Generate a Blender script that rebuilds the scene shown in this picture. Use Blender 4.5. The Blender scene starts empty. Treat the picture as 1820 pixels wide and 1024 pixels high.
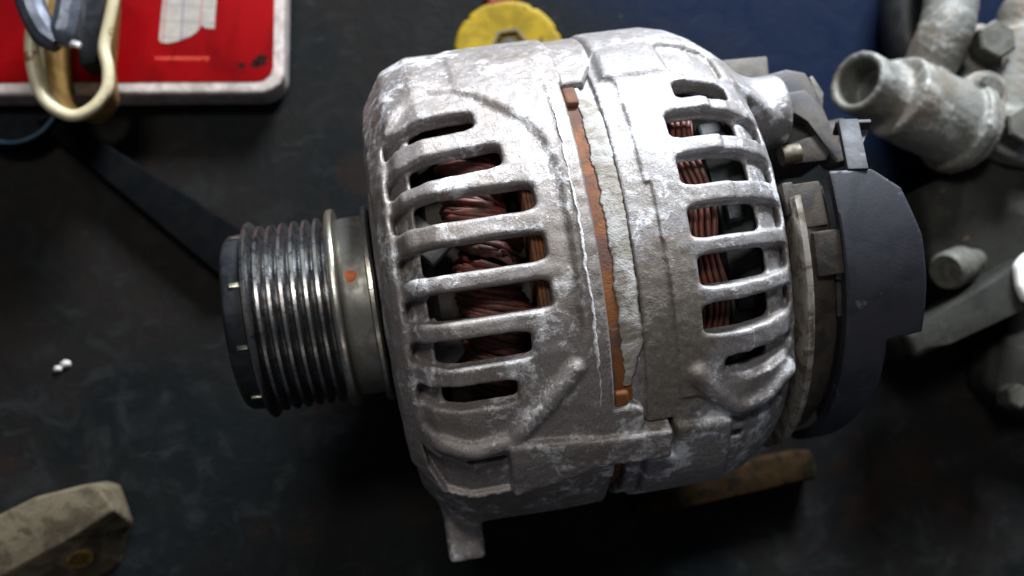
import bpy, bmesh, math, random
import numpy as np
from mathutils import Vector, Matrix

# ------------------------------------------------------------------ camera, world, lamps, exposure
MM = 0.001                     # everything below is written in millimetres
AXIS = 78.0                    # height of the shaft above the bench
FOCAL = 1800.0                 # focal length in pixels of an 1820 px wide frame
CAM = np.array([-12.518, -39.367, 301.2315 + AXIS])
ROT = np.array([[0.9848188295, -0.1587087658, 0.0703093212],
                [0.1481279967, 0.9795341577, 0.1362752011],
                [-0.0904984507, -0.1237916051, 0.9881728942]])
S = bpy.context.scene
COL = S.collection
cd = bpy.data.cameras.new('camera'); cam = bpy.data.objects.new('camera', cd); COL.objects.link(cam)
cd.sensor_width = 36.0; cd.lens = 36.0 * FOCAL / 1820.0
cd.clip_start = 0.01; cd.clip_end = 20
M = Matrix(ROT.T.tolist()).to_4x4(); M.translation = Vector((CAM * MM).tolist())
cam.matrix_world = M
cd.dof.use_dof = True; cd.dof.focus_distance = 0.243; cd.dof.aperture_fstop = 11.0
S.camera = cam

W = bpy.data.worlds.new('World'); S.world = W; W.use_nodes = True
bg = W.node_tree.nodes['Background']; bg.inputs[0].default_value = (0.62, 0.72, 0.95, 1); bg.inputs[1].default_value = 0.07

def lamp(name, loc, target, sx, sy, power, col):
    ld = bpy.data.lights.new(name, 'AREA'); ld.shape = 'RECTANGLE'; ld.size = sx; ld.size_y = sy
    ld.energy = power; ld.color = col
    o = bpy.data.objects.new(name, ld); COL.objects.link(o); o.location = loc
    o.rotation_euler = (Vector(target) - Vector(loc)).to_track_quat('-Z', 'Y').to_euler()
    return o
lamp('window_light', (0.48, 1.02, 0.56), (0.03, 0.0, 0.07), 0.42, 0.26, 56.0, (0.88, 0.94, 1.0))
lamp('ceiling_light', (-0.12, 0.48, 1.3), (0.0, 0.0, 0.05), 0.34, 0.20, 7.5, (1.0, 0.965, 0.91))
lamp('fill_light', (0.10, -1.15, 1.05), (0.02, 0.0, 0.07), 0.6, 0.5, 0.9, (1.0, 0.92, 0.82))  # added weak warm fill from the near side, no known source there

S.view_settings.view_transform = 'Standard'; S.view_settings.look = 'None'
S.view_settings.exposure = 0.0; S.view_settings.gamma = 1.0
S.cycles.use_denoising = True
S.cycles.max_bounces = 6

random.seed(4)
rng = np.random.default_rng(11)

# ------------------------------------------------------------------ helpers
def at(u, v, z):
    """bench-top point (mm) seen at photo pixel u,v at height z above the bench"""
    d = ROT.T @ np.array([(u - 910) / FOCAL, -(v - 512) / FOCAL, -1.0])
    return CAM + d * ((z - CAM[2]) / d[2])

def link(name, me, mat=None, parent=None, smooth=None, label=None, cat=None, group=None, kind=None):
    o = bpy.data.objects.new(name, me); COL.objects.link(o)
    if mat is not None: me.materials.append(mat)
    if parent is not None: o.parent = parent
    if smooth is not None:
        me.polygons.foreach_set('use_smooth', [True] * len(me.polygons))
        if smooth < 179: me.set_sharp_from_angle(angle=math.radians(smooth))
    if label: o['label'] = label
    if cat: o['category'] = cat
    if group: o['group'] = group
    if kind: o['kind'] = kind
    return o

def root(name, loc, label, cat, group=None):
    o = bpy.data.objects.new(name, None); COL.objects.link(o); o.empty_display_size = 0.01
    o.location = [c * MM for c in loc]; o['label'] = label; o['category'] = cat
    if group: o['group'] = group
    return o

def mesh_np(name, V, Fc, origin=(0, 0, 0)):
    """quads given as numpy arrays"""
    me = bpy.data.meshes.new(name)
    V = (np.asarray(V, np.float64) - np.asarray(origin)) * MM
    Fc = np.asarray(Fc, np.int32)
    n = Fc.shape[1]
    me.vertices.add(len(V)); me.vertices.foreach_set('co', V.astype(np.float32).ravel())
    me.loops.add(Fc.size); me.loops.foreach_set('vertex_index', Fc.ravel())
    me.polygons.add(len(Fc)); me.polygons.foreach_set('loop_start', np.arange(0, Fc.size, n, dtype=np.int32))
    me.update(calc_edges=True); me.validate()
    return me

def bm_mesh(name, bm, origin=(0, 0, 0)):
    o = Vector(origin)
    for v in bm.verts: v.co = (v.co - o) * MM
    bmesh.ops.recalc_face_normals(bm, faces=bm.faces)
    me = bpy.data.meshes.new(name); bm.to_mesh(me); bm.free()
    return me

def prism(bm, pts, z0, z1, bev=0.0, seg=2, taper=0.0):
    """upright prism over a polygon of (x, y); bevelled"""
    n = len(pts)
    c = Vector((sum(p[0] for p in pts) / n, sum(p[1] for p in pts) / n))
    lo = [bm.verts.new((p[0], p[1], z0)) for p in pts]
    hi = [bm.verts.new((c.x + (p[0] - c.x) * (1 - taper), c.y + (p[1] - c.y) * (1 - taper), z1)) for p in pts]
    fs = [bm.faces.new(lo[::-1]), bm.faces.new(hi)]
    for i in range(n): fs.append(bm.faces.new((lo[i], lo[(i + 1) % n], hi[(i + 1) % n], hi[i])))
    if bev > 0:
        es = set(e for f in fs for e in f.edges)
        bmesh.ops.bevel(bm, geom=list(es), offset=bev, segments=seg, profile=0.6, affect='EDGES', clamp_overlap=True)

def box(bm, c, s, rot=None, bev=0.6, seg=2):
    """box of size s at c, rot a 3x3 Matrix"""
    r = bmesh.ops.create_cube(bm, size=1.0)
    vs = r['verts']
    for v in vs:
        p = Vector((v.co.x * s[0], v.co.y * s[1], v.co.z * s[2]))
        if rot is not None: p = rot @ p
        v.co = p + Vector(c)
    if bev > 0:
        es = set(e for v in vs for e in v.link_edges)
        bmesh.ops.bevel(bm, geom=list(es), offset=bev, segments=seg, profile=0.6, affect='EDGES', clamp_overlap=True)

def lathe(prof, n=96, a0=0.0, a1=360.0, wob=0.0):
    """profile of (x, r) turned about the x axis; closed section loops are the caller's matter"""
    full = abs(a1 - a0 - 360) < 1e-6
    m = n if full else n + 1
    th = np.radians(a0 + (a1 - a0) * np.arange(m) / n)
    P = np.array(prof, float)
    X = np.repeat(P[:, 0][:, None], m, 1)
    Rr = np.repeat(P[:, 1][:, None], m, 1)
    if wob: Rr = Rr + wob * rng.normal(size=Rr.shape)
    V = np.stack([X, Rr * np.sin(th), Rr * np.cos(th)], -1).reshape(-1, 3)
    Fc = []
    for i in range(len(P) - 1):
        for j in range(n):
            k = (j + 1) % m
            Fc.append((i * m + j, i * m + k, (i + 1) * m + k, (i + 1) * m + j))
    return V, np.array(Fc)

def tube(path, rad, n=8, closed=False, caps=True):
    P = np.array(path, float); N = len(P)
    rad = np.full(N, rad, float) if np.isscalar(rad) else np.array(rad, float)
    T = np.roll(P, -1, 0) - np.roll(P, 1, 0)
    if not closed: T[0] = P[1] - P[0]; T[-1] = P[-1] - P[-2]
    T /= np.linalg.norm(T, axis=1)[:, None]
    up = np.array([0.13, 0.21, 0.97]) if abs(T[0] @ np.array([0, 0, 1])) < 0.9 else np.array([1.0, 0, 0.1])
    V = []
    a = np.cross(T[0], up); a /= np.linalg.norm(a)
    for i in range(N):
        a = a - T[i] * (a @ T[i]); a /= np.linalg.norm(a); b = np.cross(T[i], a)
        for k in range(n):
            t = 2 * math.pi * k / n
            V.append(P[i] + rad[i] * (a * math.cos(t) + b * math.sin(t)))
    Fc = []
    for i in range(N if closed else N - 1):
        j = (i + 1) % N
        for k in range(n):
            l = (k + 1) % n
            Fc.append((i * n + k, i * n + l, j * n + l, j * n + k))
    V = np.array(V)
    if caps and not closed:
        c0 = len(V); V = np.vstack([V, P[0][None], P[-1][None]])
        for k in range(n):
            l = (k + 1) % n
            Fc.append((c0, l, k, k)); Fc.append((c0 + 1, (N - 1) * n + k, (N - 1) * n + l, (N - 1) * n + l))
    return V, Fc

def tube_mesh(name, path, rad, n=8, closed=False, origin=(0, 0, 0)):
    V, Fc = tube(path, rad, n, closed)
    bm = bmesh.new(); vs = [bm.verts.new(v) for v in V]
    for f in Fc:
        idx = list(dict.fromkeys(f))
        bm.faces.new([vs[i] for i in idx])
    return bm_mesh(name, bm, origin)

# ------------------------------------------------------------------ materials
def nodes_of(name):
    m = bpy.data.materials.new(name); m.use_nodes = True
    nt = m.node_tree; b = nt.nodes['Principled BSDF']
    return m, nt, b

class NB:
    """small builder of node chains working in millimetres of object space"""
    def __init__(s, nt):
        s.nt = nt
        tc = nt.nodes.new('ShaderNodeTexCoord'); mp = nt.nodes.new('ShaderNodeMapping')
        mp.inputs['Scale'].default_value = (1000, 1000, 1000)
        nt.links.new(tc.outputs['Object'], mp.inputs['Vector']); s.co = mp.outputs[0]
    def put(s, sock, v):
        if isinstance(v, bpy.types.NodeSocket): s.nt.links.new(v, sock)
        else: sock.default_value = v
    def noise(s, size, detail=5, rough=0.6, dist=0.0, stretch=None, off=0.0):
        co = s.co
        if stretch is not None or off:
            mp = s.nt.nodes.new('ShaderNodeMapping'); s.nt.links.new(co, mp.inputs['Vector'])
            mp.inputs['Scale'].default_value = stretch or (1, 1, 1); mp.inputs['Location'].default_value = (off, off * .7, off * 1.3); co = mp.outputs[0]
        n = s.nt.nodes.new('ShaderNodeTexNoise'); s.nt.links.new(co, n.inputs['Vector'])
        n.inputs['Scale'].default_value = 1.0 / size; n.inputs['Detail'].default_value = detail
        n.inputs['Roughness'].default_value = rough; n.inputs['Distortion'].default_value = dist
        return n.outputs['Fac']
    def ramp(s, f, a, b, lo=0.0, hi=1.0):
        r = s.nt.nodes.new('ShaderNodeMapRange'); r.clamp = True; r.interpolation_type = 'SMOOTHSTEP'
        s.put(r.inputs['Value'], f); r.inputs['From Min'].default_value = a; r.inputs['From Max'].default_value = b
        r.inputs['To Min'].default_value = lo; r.inputs['To Max'].default_value = hi
        return r.outputs[0]
    def mix(s, f, a, b):
        m = s.nt.nodes.new('ShaderNodeMix'); m.data_type = 'RGBA'
        s.put(m.inputs[0], f); 
        for k, v in ((6, a), (7, b)):
            s.put(m.inputs[k], v if isinstance(v, bpy.types.NodeSocket) else (*v, 1.0))
        return m.outputs[2]
    def math(s, op, a, b=0.0):
        m = s.nt.nodes.new('ShaderNodeMath'); m.operation = op; s.put(m.inputs[0], a); s.put(m.inputs[1], b); return m.outputs[0]
    def bump(s, h, dist, strength=1.0, normal=None):
        b = s.nt.nodes.new('ShaderNodeBump'); b.inputs['Distance'].default_value = dist * MM; b.inputs['Strength'].default_value = strength
        s.put(b.inputs['Height'], h)
        if normal is not None: s.nt.links.new(normal, b.inputs['Normal'])
        return b.outputs[0]
    def xyz(s):
        n = s.nt.nodes.new('ShaderNodeSeparateXYZ'); s.nt.links.new(s.co, n.inputs[0]); return n.outputs

def aluminium(name, dull=(0.215, 0.193, 0.182), pale=(0.74, 0.74, 0.76), dirt=(0.15, 0.125, 0.095), seed=0.0, metal=0.48, grime=0.5, patch=None, spec=None):
    m, nt, b = nodes_of(name); N = NB(nt)
    big = N.noise(19, 5, 0.6, 0.5, off=seed)
    mid = N.noise(5.0, 8, 0.74, 0.5, off=seed + 7)
    sp = N.noise(1.5, 6, 0.72, 0.4, off=seed + 13)
    fine = N.noise(0.55, 4, 0.75, 0.0, off=seed + 3)
    c = N.mix(N.ramp(fine, 0.30, 0.72), tuple(x * .62 for x in dull), tuple(min(1, x * 1.42) for x in dull))
    c = N.mix(N.ramp(N.noise(9, 6, 0.65, 0.4, off=seed + 66), 0.42, 0.62, 0.0, 0.65), c, (dull[0] * 1.12, dull[1] * 1.15, dull[2] * 1.24))
    blot = N.math('ADD', N.math('MULTIPLY', big, 0.45), N.math('ADD', N.math('MULTIPLY', mid, 0.4), N.math('MULTIPLY', sp, 0.15)))
    c = N.mix(N.ramp(blot, 0.515, 0.595, 0.0, 0.85), c, pale)
    c = N.mix(N.ramp(sp, 0.60, 0.72, 0.0, 0.7), c, pale)
    c = N.mix(N.math('MULTIPLY', N.ramp(N.noise(24, 5, 0.62, 0.8, off=seed + 40), 0.48, 0.64), N.ramp(sp, 0.36, 0.6, 0.25, grime)), c, dirt)
    c = N.mix(N.ramp(N.noise(7, 5, 0.6, 0.5, off=seed + 91), 0.66, 0.74, 0.0, 0.45), c, (0.25, 0.14, 0.075))
    if patch:
        x, y, z = N.xyz()
        e = N.math('ADD', N.math('MULTIPLY', N.math('POWER', N.math('DIVIDE', N.math('SUBTRACT', x, patch[0]), patch[2]), 2.0), 1.0),
                   N.math('POWER', N.math('DIVIDE', N.math('SUBTRACT', y, patch[1]), patch[3]), 2.0))
        e = N.math('ADD', e, N.math('MULTIPLY', N.math('SUBTRACT', N.noise(6, 6, 0.65, 0.4, off=5), 0.5), 3.2))
        c = N.mix(N.ramp(e, 1.15, 0.75, 0.0, 0.8), c, N.mix(N.ramp(sp, 0.4, 0.62), (0.13, 0.108, 0.085), (0.20, 0.175, 0.145)))
    nt.links.new(c, b.inputs['Base Color'])
    if spec is not None: b.inputs['Specular IOR Level'].default_value = spec
    b.inputs['Metallic'].default_value = metal
    nt.links.new(N.ramp(mid, 0.3, 0.7, 0.43, 0.62), b.inputs['Roughness'])
    h = N.math('ADD', N.math('MULTIPLY', fine, 0.45), N.math('ADD', N.math('MULTIPLY', sp, 0.5), N.math('MULTIPLY', N.ramp(blot, 0.50, 0.60), 0.30)))
    nt.links.new(N.bump(h, 0.26), b.inputs['Normal'])
    return m

def plain(name, a, bcol, size=6.0, rough=(0.4, 0.65), metal=0.0, bump=0.15, contrast=(0.4, 0.62), spots=None, fine=0.8, coat=0.0, spec=None):
    m, nt, b = nodes_of(name); N = NB(nt)
    n = N.noise(size, 6, 0.65, 0.5); f = N.noise(fine, 4, 0.65)
    c = N.mix(N.ramp(n, *contrast), a, bcol)
    if spots:
        c = N.mix(N.ramp(N.noise(spots[1], 4, 0.6, 0.3, off=9), spots[2], spots[2] + 0.06), c, spots[0])
    nt.links.new(c, b.inputs['Base Color']); b.inputs['Metallic'].default_value = metal
    nt.links.new(N.ramp(n, 0.3, 0.7, *rough), b.inputs['Roughness'])
    h = N.math('ADD', n, N.math('MULTIPLY', f, 0.5))
    nt.links.new(N.bump(h, bump), b.inputs['Normal'])
    if spec is not None: b.inputs['Specular IOR Level'].default_value = spec
    if coat: b.inputs['Coat Weight'].default_value = coat
    return m

MAT = {}
MAT['front'] = aluminium('cast_aluminium_front', seed=0.0)
MAT['rear'] = aluminium('cast_aluminium_rear', dull=(0.235, 0.222, 0.220), pale=(0.74, 0.76, 0.80), seed=90.0, grime=0.45, patch=(46.0, -27.0, 9.0, 26.0))
MAT['steel'] = plain('worn_pulley_steel', (0.27, 0.275, 0.28), (0.11, 0.085, 0.065), 3.0, (0.22, 0.42), 1.0, 0.06, (0.45, 0.72))
MAT['flange'] = plain('pulley_flange_steel', (0.46, 0.45, 0.41), (0.30, 0.27, 0.2), 4.0, (0.25, 0.45), 0.95, 0.08)
MAT['hub'] = plain('dull_hub_steel', (0.21, 0.21, 0.195), (0.15, 0.145, 0.125), 5.0, (0.4, 0.55), 0.75, 0.05)
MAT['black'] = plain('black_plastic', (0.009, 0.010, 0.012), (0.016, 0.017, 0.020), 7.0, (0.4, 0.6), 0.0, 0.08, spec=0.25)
MAT['cover'] = plain('grey_black_plastic', (0.025, 0.026, 0.034), (0.013, 0.015, 0.021), 12.0, (0.52, 0.66), 0.0, 0.10, spots=((0.075, 0.075, 0.075), 7.0, 0.66), spec=0.35)
MAT['greyplas'] = plain('dusty_grey_plastic', (0.042, 0.042, 0.048), (0.075, 0.064, 0.054), 6.0, (0.5, 0.7), 0.0, 0.12)
MAT['brownplas'] = plain('dirty_brown_plastic', (0.050, 0.040, 0.032), (0.022, 0.020, 0.019), 7.0, (0.5, 0.7), 0.0, 0.2, spec=0.25)
MAT['rust'] = plain('rusty_laminations', (0.17, 0.055, 0.010), (0.088, 0.043, 0.031), 9.0, (0.7, 0.9), 0.0, 0.35, (0.42, 0.58), spots=((0.18, 0.115, 0.085), 5.0, 0.60), fine=0.6)
MAT['copper'] = plain('varnished_copper', (0.15, 0.040, 0.028), (0.075, 0.032, 0.024), 4.0, (0.5, 0.65), 0.1, 0.06, spots=((0.15, 0.11, 0.08), 5.0, 0.62))
MAT['inner'] = plain('dark_rotor_iron', (0.025, 0.022, 0.02), (0.045, 0.035, 0.028), 4.0, (0.6, 0.8), 0.2, 0.2)
MAT['fan'] = plain('grey_fan_steel', (0.13, 0.125, 0.12), (0.09, 0.08, 0.07), 3.0, (0.5, 0.7), 0.2, 0.15)
MAT['zinc'] = plain('worn_zinc_ring', (0.52, 0.49, 0.44), (0.20, 0.16, 0.115), 4.0, (0.35, 0.55), 0.7, 0.12, (0.42, 0.62))
MAT['orange'] = plain('orange_paint', (0.60, 0.13, 0.03), (0.45, 0.09, 0.025), 1.5, (0.5, 0.6), 0.0, 0.1)

# ------------------------------------------------------------------ bench top
def bench_material():
    m, nt, b = nodes_of('oily_bench_steel'); N = NB(nt)
    x, y, z = N.xyz()
    big = N.noise(70, 5, 0.6, 0.6); mid = N.noise(14, 7, 0.7, 0.7); f = N.noise(1.3, 5, 0.7)
    scr = N.noise(5, 5, 0.65, 0.3, stretch=(0.45, 1.3, 1.0), off=13)
    c = N.mix(N.ramp(big, 0.36, 0.64), (0.0030, 0.0046, 0.0052), (0.0078, 0.0066, 0.0060))
    c = N.mix(N.ramp(mid, 0.48, 0.70, 0.0, 0.8), c, (0.0125, 0.0140, 0.0140))
    c = N.mix(N.ramp(scr, 0.58, 0.74, 0.0, 0.55), c, (0.020, 0.0215, 0.0215))
    c = N.mix(N.ramp(N.noise(26, 5, 0.6, 0.5, off=31), 0.58, 0.70, 0.0, 0.6), c, (0.014, 0.008, 0.0055))
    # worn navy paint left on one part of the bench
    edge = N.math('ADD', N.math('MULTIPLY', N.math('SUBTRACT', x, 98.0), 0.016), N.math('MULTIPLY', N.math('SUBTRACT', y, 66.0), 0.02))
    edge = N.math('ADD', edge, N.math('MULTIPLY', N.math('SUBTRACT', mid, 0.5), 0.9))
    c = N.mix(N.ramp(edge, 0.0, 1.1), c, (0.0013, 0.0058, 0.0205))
    c = N.mix(N.ramp(N.noise(2.6, 3, 0.5, off=77), 0.775, 0.80), c, (0.10, 0.08, 0.06))
    nt.links.new(c, b.inputs['Base Color'])
    nt.links.new(N.ramp(mid, 0.3, 0.7, 0.48, 0.75), b.inputs['Roughness'])
    b.inputs['Specular IOR Level'].default_value = 0.06
    nt.links.new(N.bump(N.math('ADD', mid, N.math('MULTIPLY', f, 0.35)), 0.5), b.inputs['Normal'])
    return m
bm = bmesh.new(); box(bm, (20, 20, -10), (900, 800, 20), bev=2.0)
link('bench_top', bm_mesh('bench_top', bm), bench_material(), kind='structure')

# ------------------------------------------------------------------ implicit castings
def smin(a, b, k):
    h = np.clip(0.5 + 0.5 * (b - a) / k, 0, 1); return b + (a - b) * h - k * h * (1 - h)
def smax(a, b, k): return -smin(-a, -b, k)
def polysdf(px, py, pts):
    """signed distance of points to a closed polygon (negative inside)"""
    px = np.asarray(px, float); py = np.asarray(py, float)
    px, py = np.broadcast_arrays(px, py)
    d = np.full(px.shape, 1e9); s = np.zeros(px.shape, bool); n = len(pts)
    for i in range(n):
        ax, ay = pts[i]; bx, by = pts[(i + 1) % n]
        ex, ey = bx - ax, by - ay; wx, wy = px - ax, py - ay
        t = np.clip((wx * ex + wy * ey) / (ex * ex + ey * ey + 1e-12), 0, 1)
        d = np.minimum(d, (wx - ex * t) ** 2 + (wy - ey * t) ** 2)
        c = (ay > py) != (by > py)
        with np.errstate(divide='ignore', invalid='ignore'):
            s ^= c & (px < ex * (py - ay) / (ey if abs(ey) > 1e-12 else 1e-12) + ax)
    d = np.sqrt(d); return np.where(s, -d, d)
def linedist(px, py, pts):
    d = np.full(np.broadcast(px, py).shape, 1e9)
    for (ax, ay), (bx, by) in zip(pts[:-1], pts[1:]):
        ex, ey = bx - ax, by - ay; wx, wy = px - ax, py - ay
        t = np.clip((wx * ex + wy * ey) / (ex * ex + ey * ey + 1e-12), 0, 1)
        d = np.minimum(d, (wx - ex * t) ** 2 + (wy - ey * t) ** 2)
    return np.sqrt(d)
def rbox2(a, ac, ah, b, bc, bh, r):
    qa = np.abs(a - ac) - ah + r; qb = np.abs(b - bc) - bh + r
    return np.hypot(np.maximum(qa, 0), np.maximum(qb, 0)) + np.minimum(np.maximum(qa, qb), 0) - r
class Rough:
    """sum of sine waves: the uneven skin of a sand casting"""
    def __init__(s, seed, spec):
        g = np.random.default_rng(seed); s.w = []
        for wl, amp, n in spec:
            for i in range(n):
                v = g.normal(size=3); v *= 2 * math.pi / (wl * (0.7 + 0.6 * g.random())) / np.linalg.norm(v)
                s.w.append((v, g.random() * 6.28, amp / math.sqrt(n)))
    def __call__(s, x, y, z):
        o = 0.0
        for v, p, a in s.w: o = o + a * np.sin(v[0] * x + v[1] * y + v[2] * z + p)
        return o
def surface_nets(D, org, h):
    s = D < 0
    c = [s[i:s.shape[0] - 1 + i, j:s.shape[1] - 1 + j, k:s.shape[2] - 1 + k] for i in (0, 1) for j in (0, 1) for k in (0, 1)]
    cnt = np.zeros(c[0].shape, np.int8)
    for q in c: cnt += q
    act = (cnt > 0) & (cnt < 8)
    I = np.argwhere(act); idx = np.full(act.shape, -1, np.int32); idx[act] = np.arange(len(I))
    P = np.zeros((len(I), 3)); K = np.zeros(len(I))
    def val(o): return D[I[:, 0] + o[0], I[:, 1] + o[1], I[:, 2] + o[2]]
    for ax in range(3):
        for p in (0, 1):
            for q in (0, 1):
                o = [0, 0, 0]; o[(ax + 1) % 3] = p; o[(ax + 2) % 3] = q; o2 = list(o); o2[ax] = 1
                a = val(o); b = val(o2); m = (a < 0) != (b < 0)
                t = np.where(m, a / np.where(a == b, 1, a - b), 0)
                pt = np.tile(np.array(o, float), (len(I), 1)); pt[:, ax] = t
                P += pt * m[:, None]; K += m
    V = (I + P / K[:, None]) * h + np.asarray(org)
    Q = []
    for ax in range(3):
        a = [slice(None)] * 3; b = [slice(None)] * 3
        a[ax] = slice(0, -1); b[ax] = slice(1, None)
        e = s[tuple(a)] != s[tuple(b)]
        E_ = np.argwhere(e); u, w = (ax + 1) % 3, (ax + 2) % 3
        E_ = E_[(E_[:, u] > 0) & (E_[:, w] > 0) & (E_[:, u] < D.shape[u] - 1) & (E_[:, w] < D.shape[w] - 1)]
        f = s[E_[:, 0], E_[:, 1], E_[:, 2]]
        def cell(du, dw):
            Z = E_.copy(); Z[:, u] += du; Z[:, w] += dw; return idx[Z[:, 0], Z[:, 1], Z[:, 2]]
        q = np.stack([cell(-1, -1), cell(0, -1), cell(0, 0), cell(-1, 0)], 1)
        q[~f] = q[~f][:, ::-1]; Q.append(q)
    return V, np.concatenate(Q)
def grid_sdf(fun, lo, hi, h):
    ax = [np.arange(lo[i], hi[i] + h, h) for i in range(3)]
    Y, Z = np.meshgrid(ax[1], ax[2], indexing='ij')
    D = np.empty((len(ax[0]), len(ax[1]), len(ax[2])), np.float32)
    for i, x in enumerate(ax[0]): D[i] = fun(x, Y, Z)
    D[0] = np.maximum(D[0], .01); D[-1] = np.maximum(D[-1], .01)
    D[:, 0] = np.maximum(D[:, 0], .01); D[:, -1] = np.maximum(D[:, -1], .01); D[:, :, 0] = np.maximum(D[:, :, 0], .01); D[:, :, -1] = np.maximum(D[:, :, -1], .01)
    return surface_nets(D, lo, h)

RD = 68 * math.pi / 180        # mm of arc per degree on the barrel
def U(pts): return [(x, t * RD) for x, t in pts]

F_PROF = [(-19.3, -30), (-19.3, 20), (-17.6, 46), (-16.7, 54.3), (-11.6, 62.3), (-6.0, 64.8), (60, 64.8), (60, -30)]
F_FIELD = U([(-16.6, -38), (-17.4, -5), (-16.8, 26), (-14.5, 33), (-10, 38), (-4, 40.5), (3, 40), (7.5, 37.5), (15.5, 30.5), (21.5, 24.5),
             (24.0, 16), (24.6, 0), (24.0, -18), (20.6, -27.5), (11.6, -35.4), (5, -40.5), (-4, -41.0), (-13.6, -39.6)])
F_LUG = U([(3, 84), (3, 42), (7, 39.5), (15, 36.5), (24, 36), (30, 37.0), (36.5, 37.0), (40.2, 44), (41.6, 54), (42.2, 84)])
F_BOSS = U([(3.2, -41.5), (12, -41.5), (24.5, -43), (44.3, -43.8), (44.3, -51.5), (26, -51.5), (3.2, -57)])
F_LOBE = U([(24, -34), (29.8, -37.2), (34, -36.6), (37.4, -38), (37.6, -42.5), (35, -45.5), (24, -46)])
F_LOW = U([(-17.5, -44.6), (-8, -45.6), (3.2, -46.5), (3.4, -57.5), (-13, -57.5), (-16.5, -52)])
F_SLOTS = [(30.3, -9.5, 6.8, 2.3), (19.6, -10.6, 11.8, 2.55), (9.7, -10.8, 17.8, 2.65), (-0.9, -10.9, 18.4, 2.7),
           (-10.6, -10.9, 18.1, 2.65), (-20.3, -10.8, 12.1, 2.5), (-30.0, -10.4, 7.4, 2.3)]
f_rough = Rough(3, [(16, 0.12, 5), (5, 0.055, 6), (2.4, 0.05, 6)])
def front_sdf(x, Y, Z):
    R = np.hypot(Y, Z); T = np.degrees(np.arctan2(Y, Z)); u = T * RD
    do = polysdf(x, R, F_PROF) - 3.0
    if x < 44:
        do = do + f_rough(x, Y, Z)
    d = smax(do, -(do + 4.6), 0.6)
    d = np.maximum(d, x - 30)
    vis = (T > -60)
    fld = polysdf(x, u, F_FIELD)
    rim = smax(do - 1.45, -fld, 1.8)
    rim = np.maximum.reduce([rim, np.full_like(R, x - 30), -(do + 3.5), (-58 - T) * RD])
    d = smin(d, rim, 1.7)
    d = smin(d, np.maximum.reduce([do - 1.75, np.full_like(R, 26.4 - x), np.full_like(R, x - 29.9), -(do + 3.5), (-58 - T) * RD]), 0.35)
    lug = smax(smax(polysdf(x, u, F_LUG), do - 1.9 + (0.9 if x > 31 else 0.0), 1.6), -(do + 7), 0.5)
    d = smin(d, lug, 0.5)
    boss = smax(smax(polysdf(x, u, F_BOSS), do - 3.9, 1.2), -(do + 7), 0.5)
    d = smin(d, boss, 0.6)
    d = smin(d, smax(smax(polysdf(x, u, F_LOBE), do - 1.9, 1.3), -(do + 6), 0.5), 0.6)
    # ribs: a half-round one on the skew edge of the slotted field, and the lip below it
    ln = linedist(x, u, U([(21.5, -26.5), (11.6, -35.4), (4.5, -41.2), (-4, -42.6), (-12.5, -41.2)]))
    d = smin(d, np.hypot(ln, do - 0.6) - 2.3, 1.2)
    low = np.maximum(polysdf(x, u, F_LOW), -(do + 1.1))
    d = smax(d, -low, 0.9)
    if -9 < x < 6: d = smax(d, -np.maximum(rbox2(x, -2.2, 5.2, u, -46.6 * RD, 2.1, 0.8), -(do + 6.5)), 0.7)
    # the slots, and the sunk pads at their shoulder end
    for t, x0, x1, hw in F_SLOTS:
        if x > x1 + 3 or x < -19: continue
        tt = t + (0.9 if t > 15 else 0.0) * (x - 2) / 14
        cut = rbox2(x, (x0 + x1) / 2, (x1 - x0) / 2, u, tt * RD, hw * RD, 1.3)
        d = smax(d, -np.maximum(cut, -(do + 9)), 1.3)
        pad = np.maximum(rbox2(x, (-16.2 + x1 - 2) / 2, (x1 - 2 + 16.2) / 2, u, tt * RD, hw * RD, 1.5), -(do + 2.8))
        d = smax(d, -pad, 1.6)
    # mounting ear at the side and the saddle under the casting
    q3 = [np.maximum(np.abs(x + 10.0) - 3.8 + 0 * R, 0), np.maximum(np.abs(Y + 69) - 8.4, 0), np.maximum(np.abs(Z + 16) - 9.4, 0)]
    d = smin(d, np.sqrt(q3[0] ** 2 + q3[1] ** 2 + q3[2] ** 2) - 1.6 + 0.6 * f_rough(x, Y, Z), 3.0)
    sad = np.maximum.reduce([np.abs(x - 8) - 17 + 0 * R, np.abs(Y) - 15, np.abs(Z + 71) - 6.95])
    d = smin(d, sad, 2.0)
    return d

alt = root('alternator', (0, 0, 0), 'corroded cast aluminium alternator with slotted housing and grooved belt pulley lying on the bench', 'alternator')
UP = (0, 0, -AXIS)
V, Q = grid_sdf(front_sdf, (-25, -84, -80), (46, 76, 76), 0.53)
fb = link('front_bracket', mesh_np('front_bracket', V, Q, UP), MAT['front'], alt, 180)

R_PROF = [(0, -30), (0, 65.2), (63.5, 65.2), (69.8, 63.2), (75.4, 59.6), (78.6, 55.6), (80.2, 49), (80.6, 30), (80.6, -30)]
R_DOME = [(40, 20), (40, 67.3), (60, 67.3), (66, 65.7), (72, 62.7), (78.5, 58), (85, 51.8), (89, 47), (88, 38), (76, 30), (60, 20)]
R_FIELD = U([(44.3, 9), (44.3, 45), (62, 45), (62, 35), (66, 30), (66, -38), (47, -38), (46.0, 9)])
R_SLOTS = [(31.2, 58.3, 72.4, 2.5), (21.6, 53.6, 72.2, 3.2), (10.6, 53.4, 72.0, 3.2), (-0.7, 53.3, 72.0, 3.15),
           (-10.9, 53.8, 72.6, 3.1), (-21.0, 53.6, 72.2, 3.0), (-31.8, 58.6, 71.0, 1.9)]
r_rough = Rough(8, [(16, 0.10, 5), (5, 0.045, 6), (2.4, 0.03, 6)])
c_rough = Rough(19, [(3.2, 0.35, 6), (1.6, 0.18, 6)])
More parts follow.
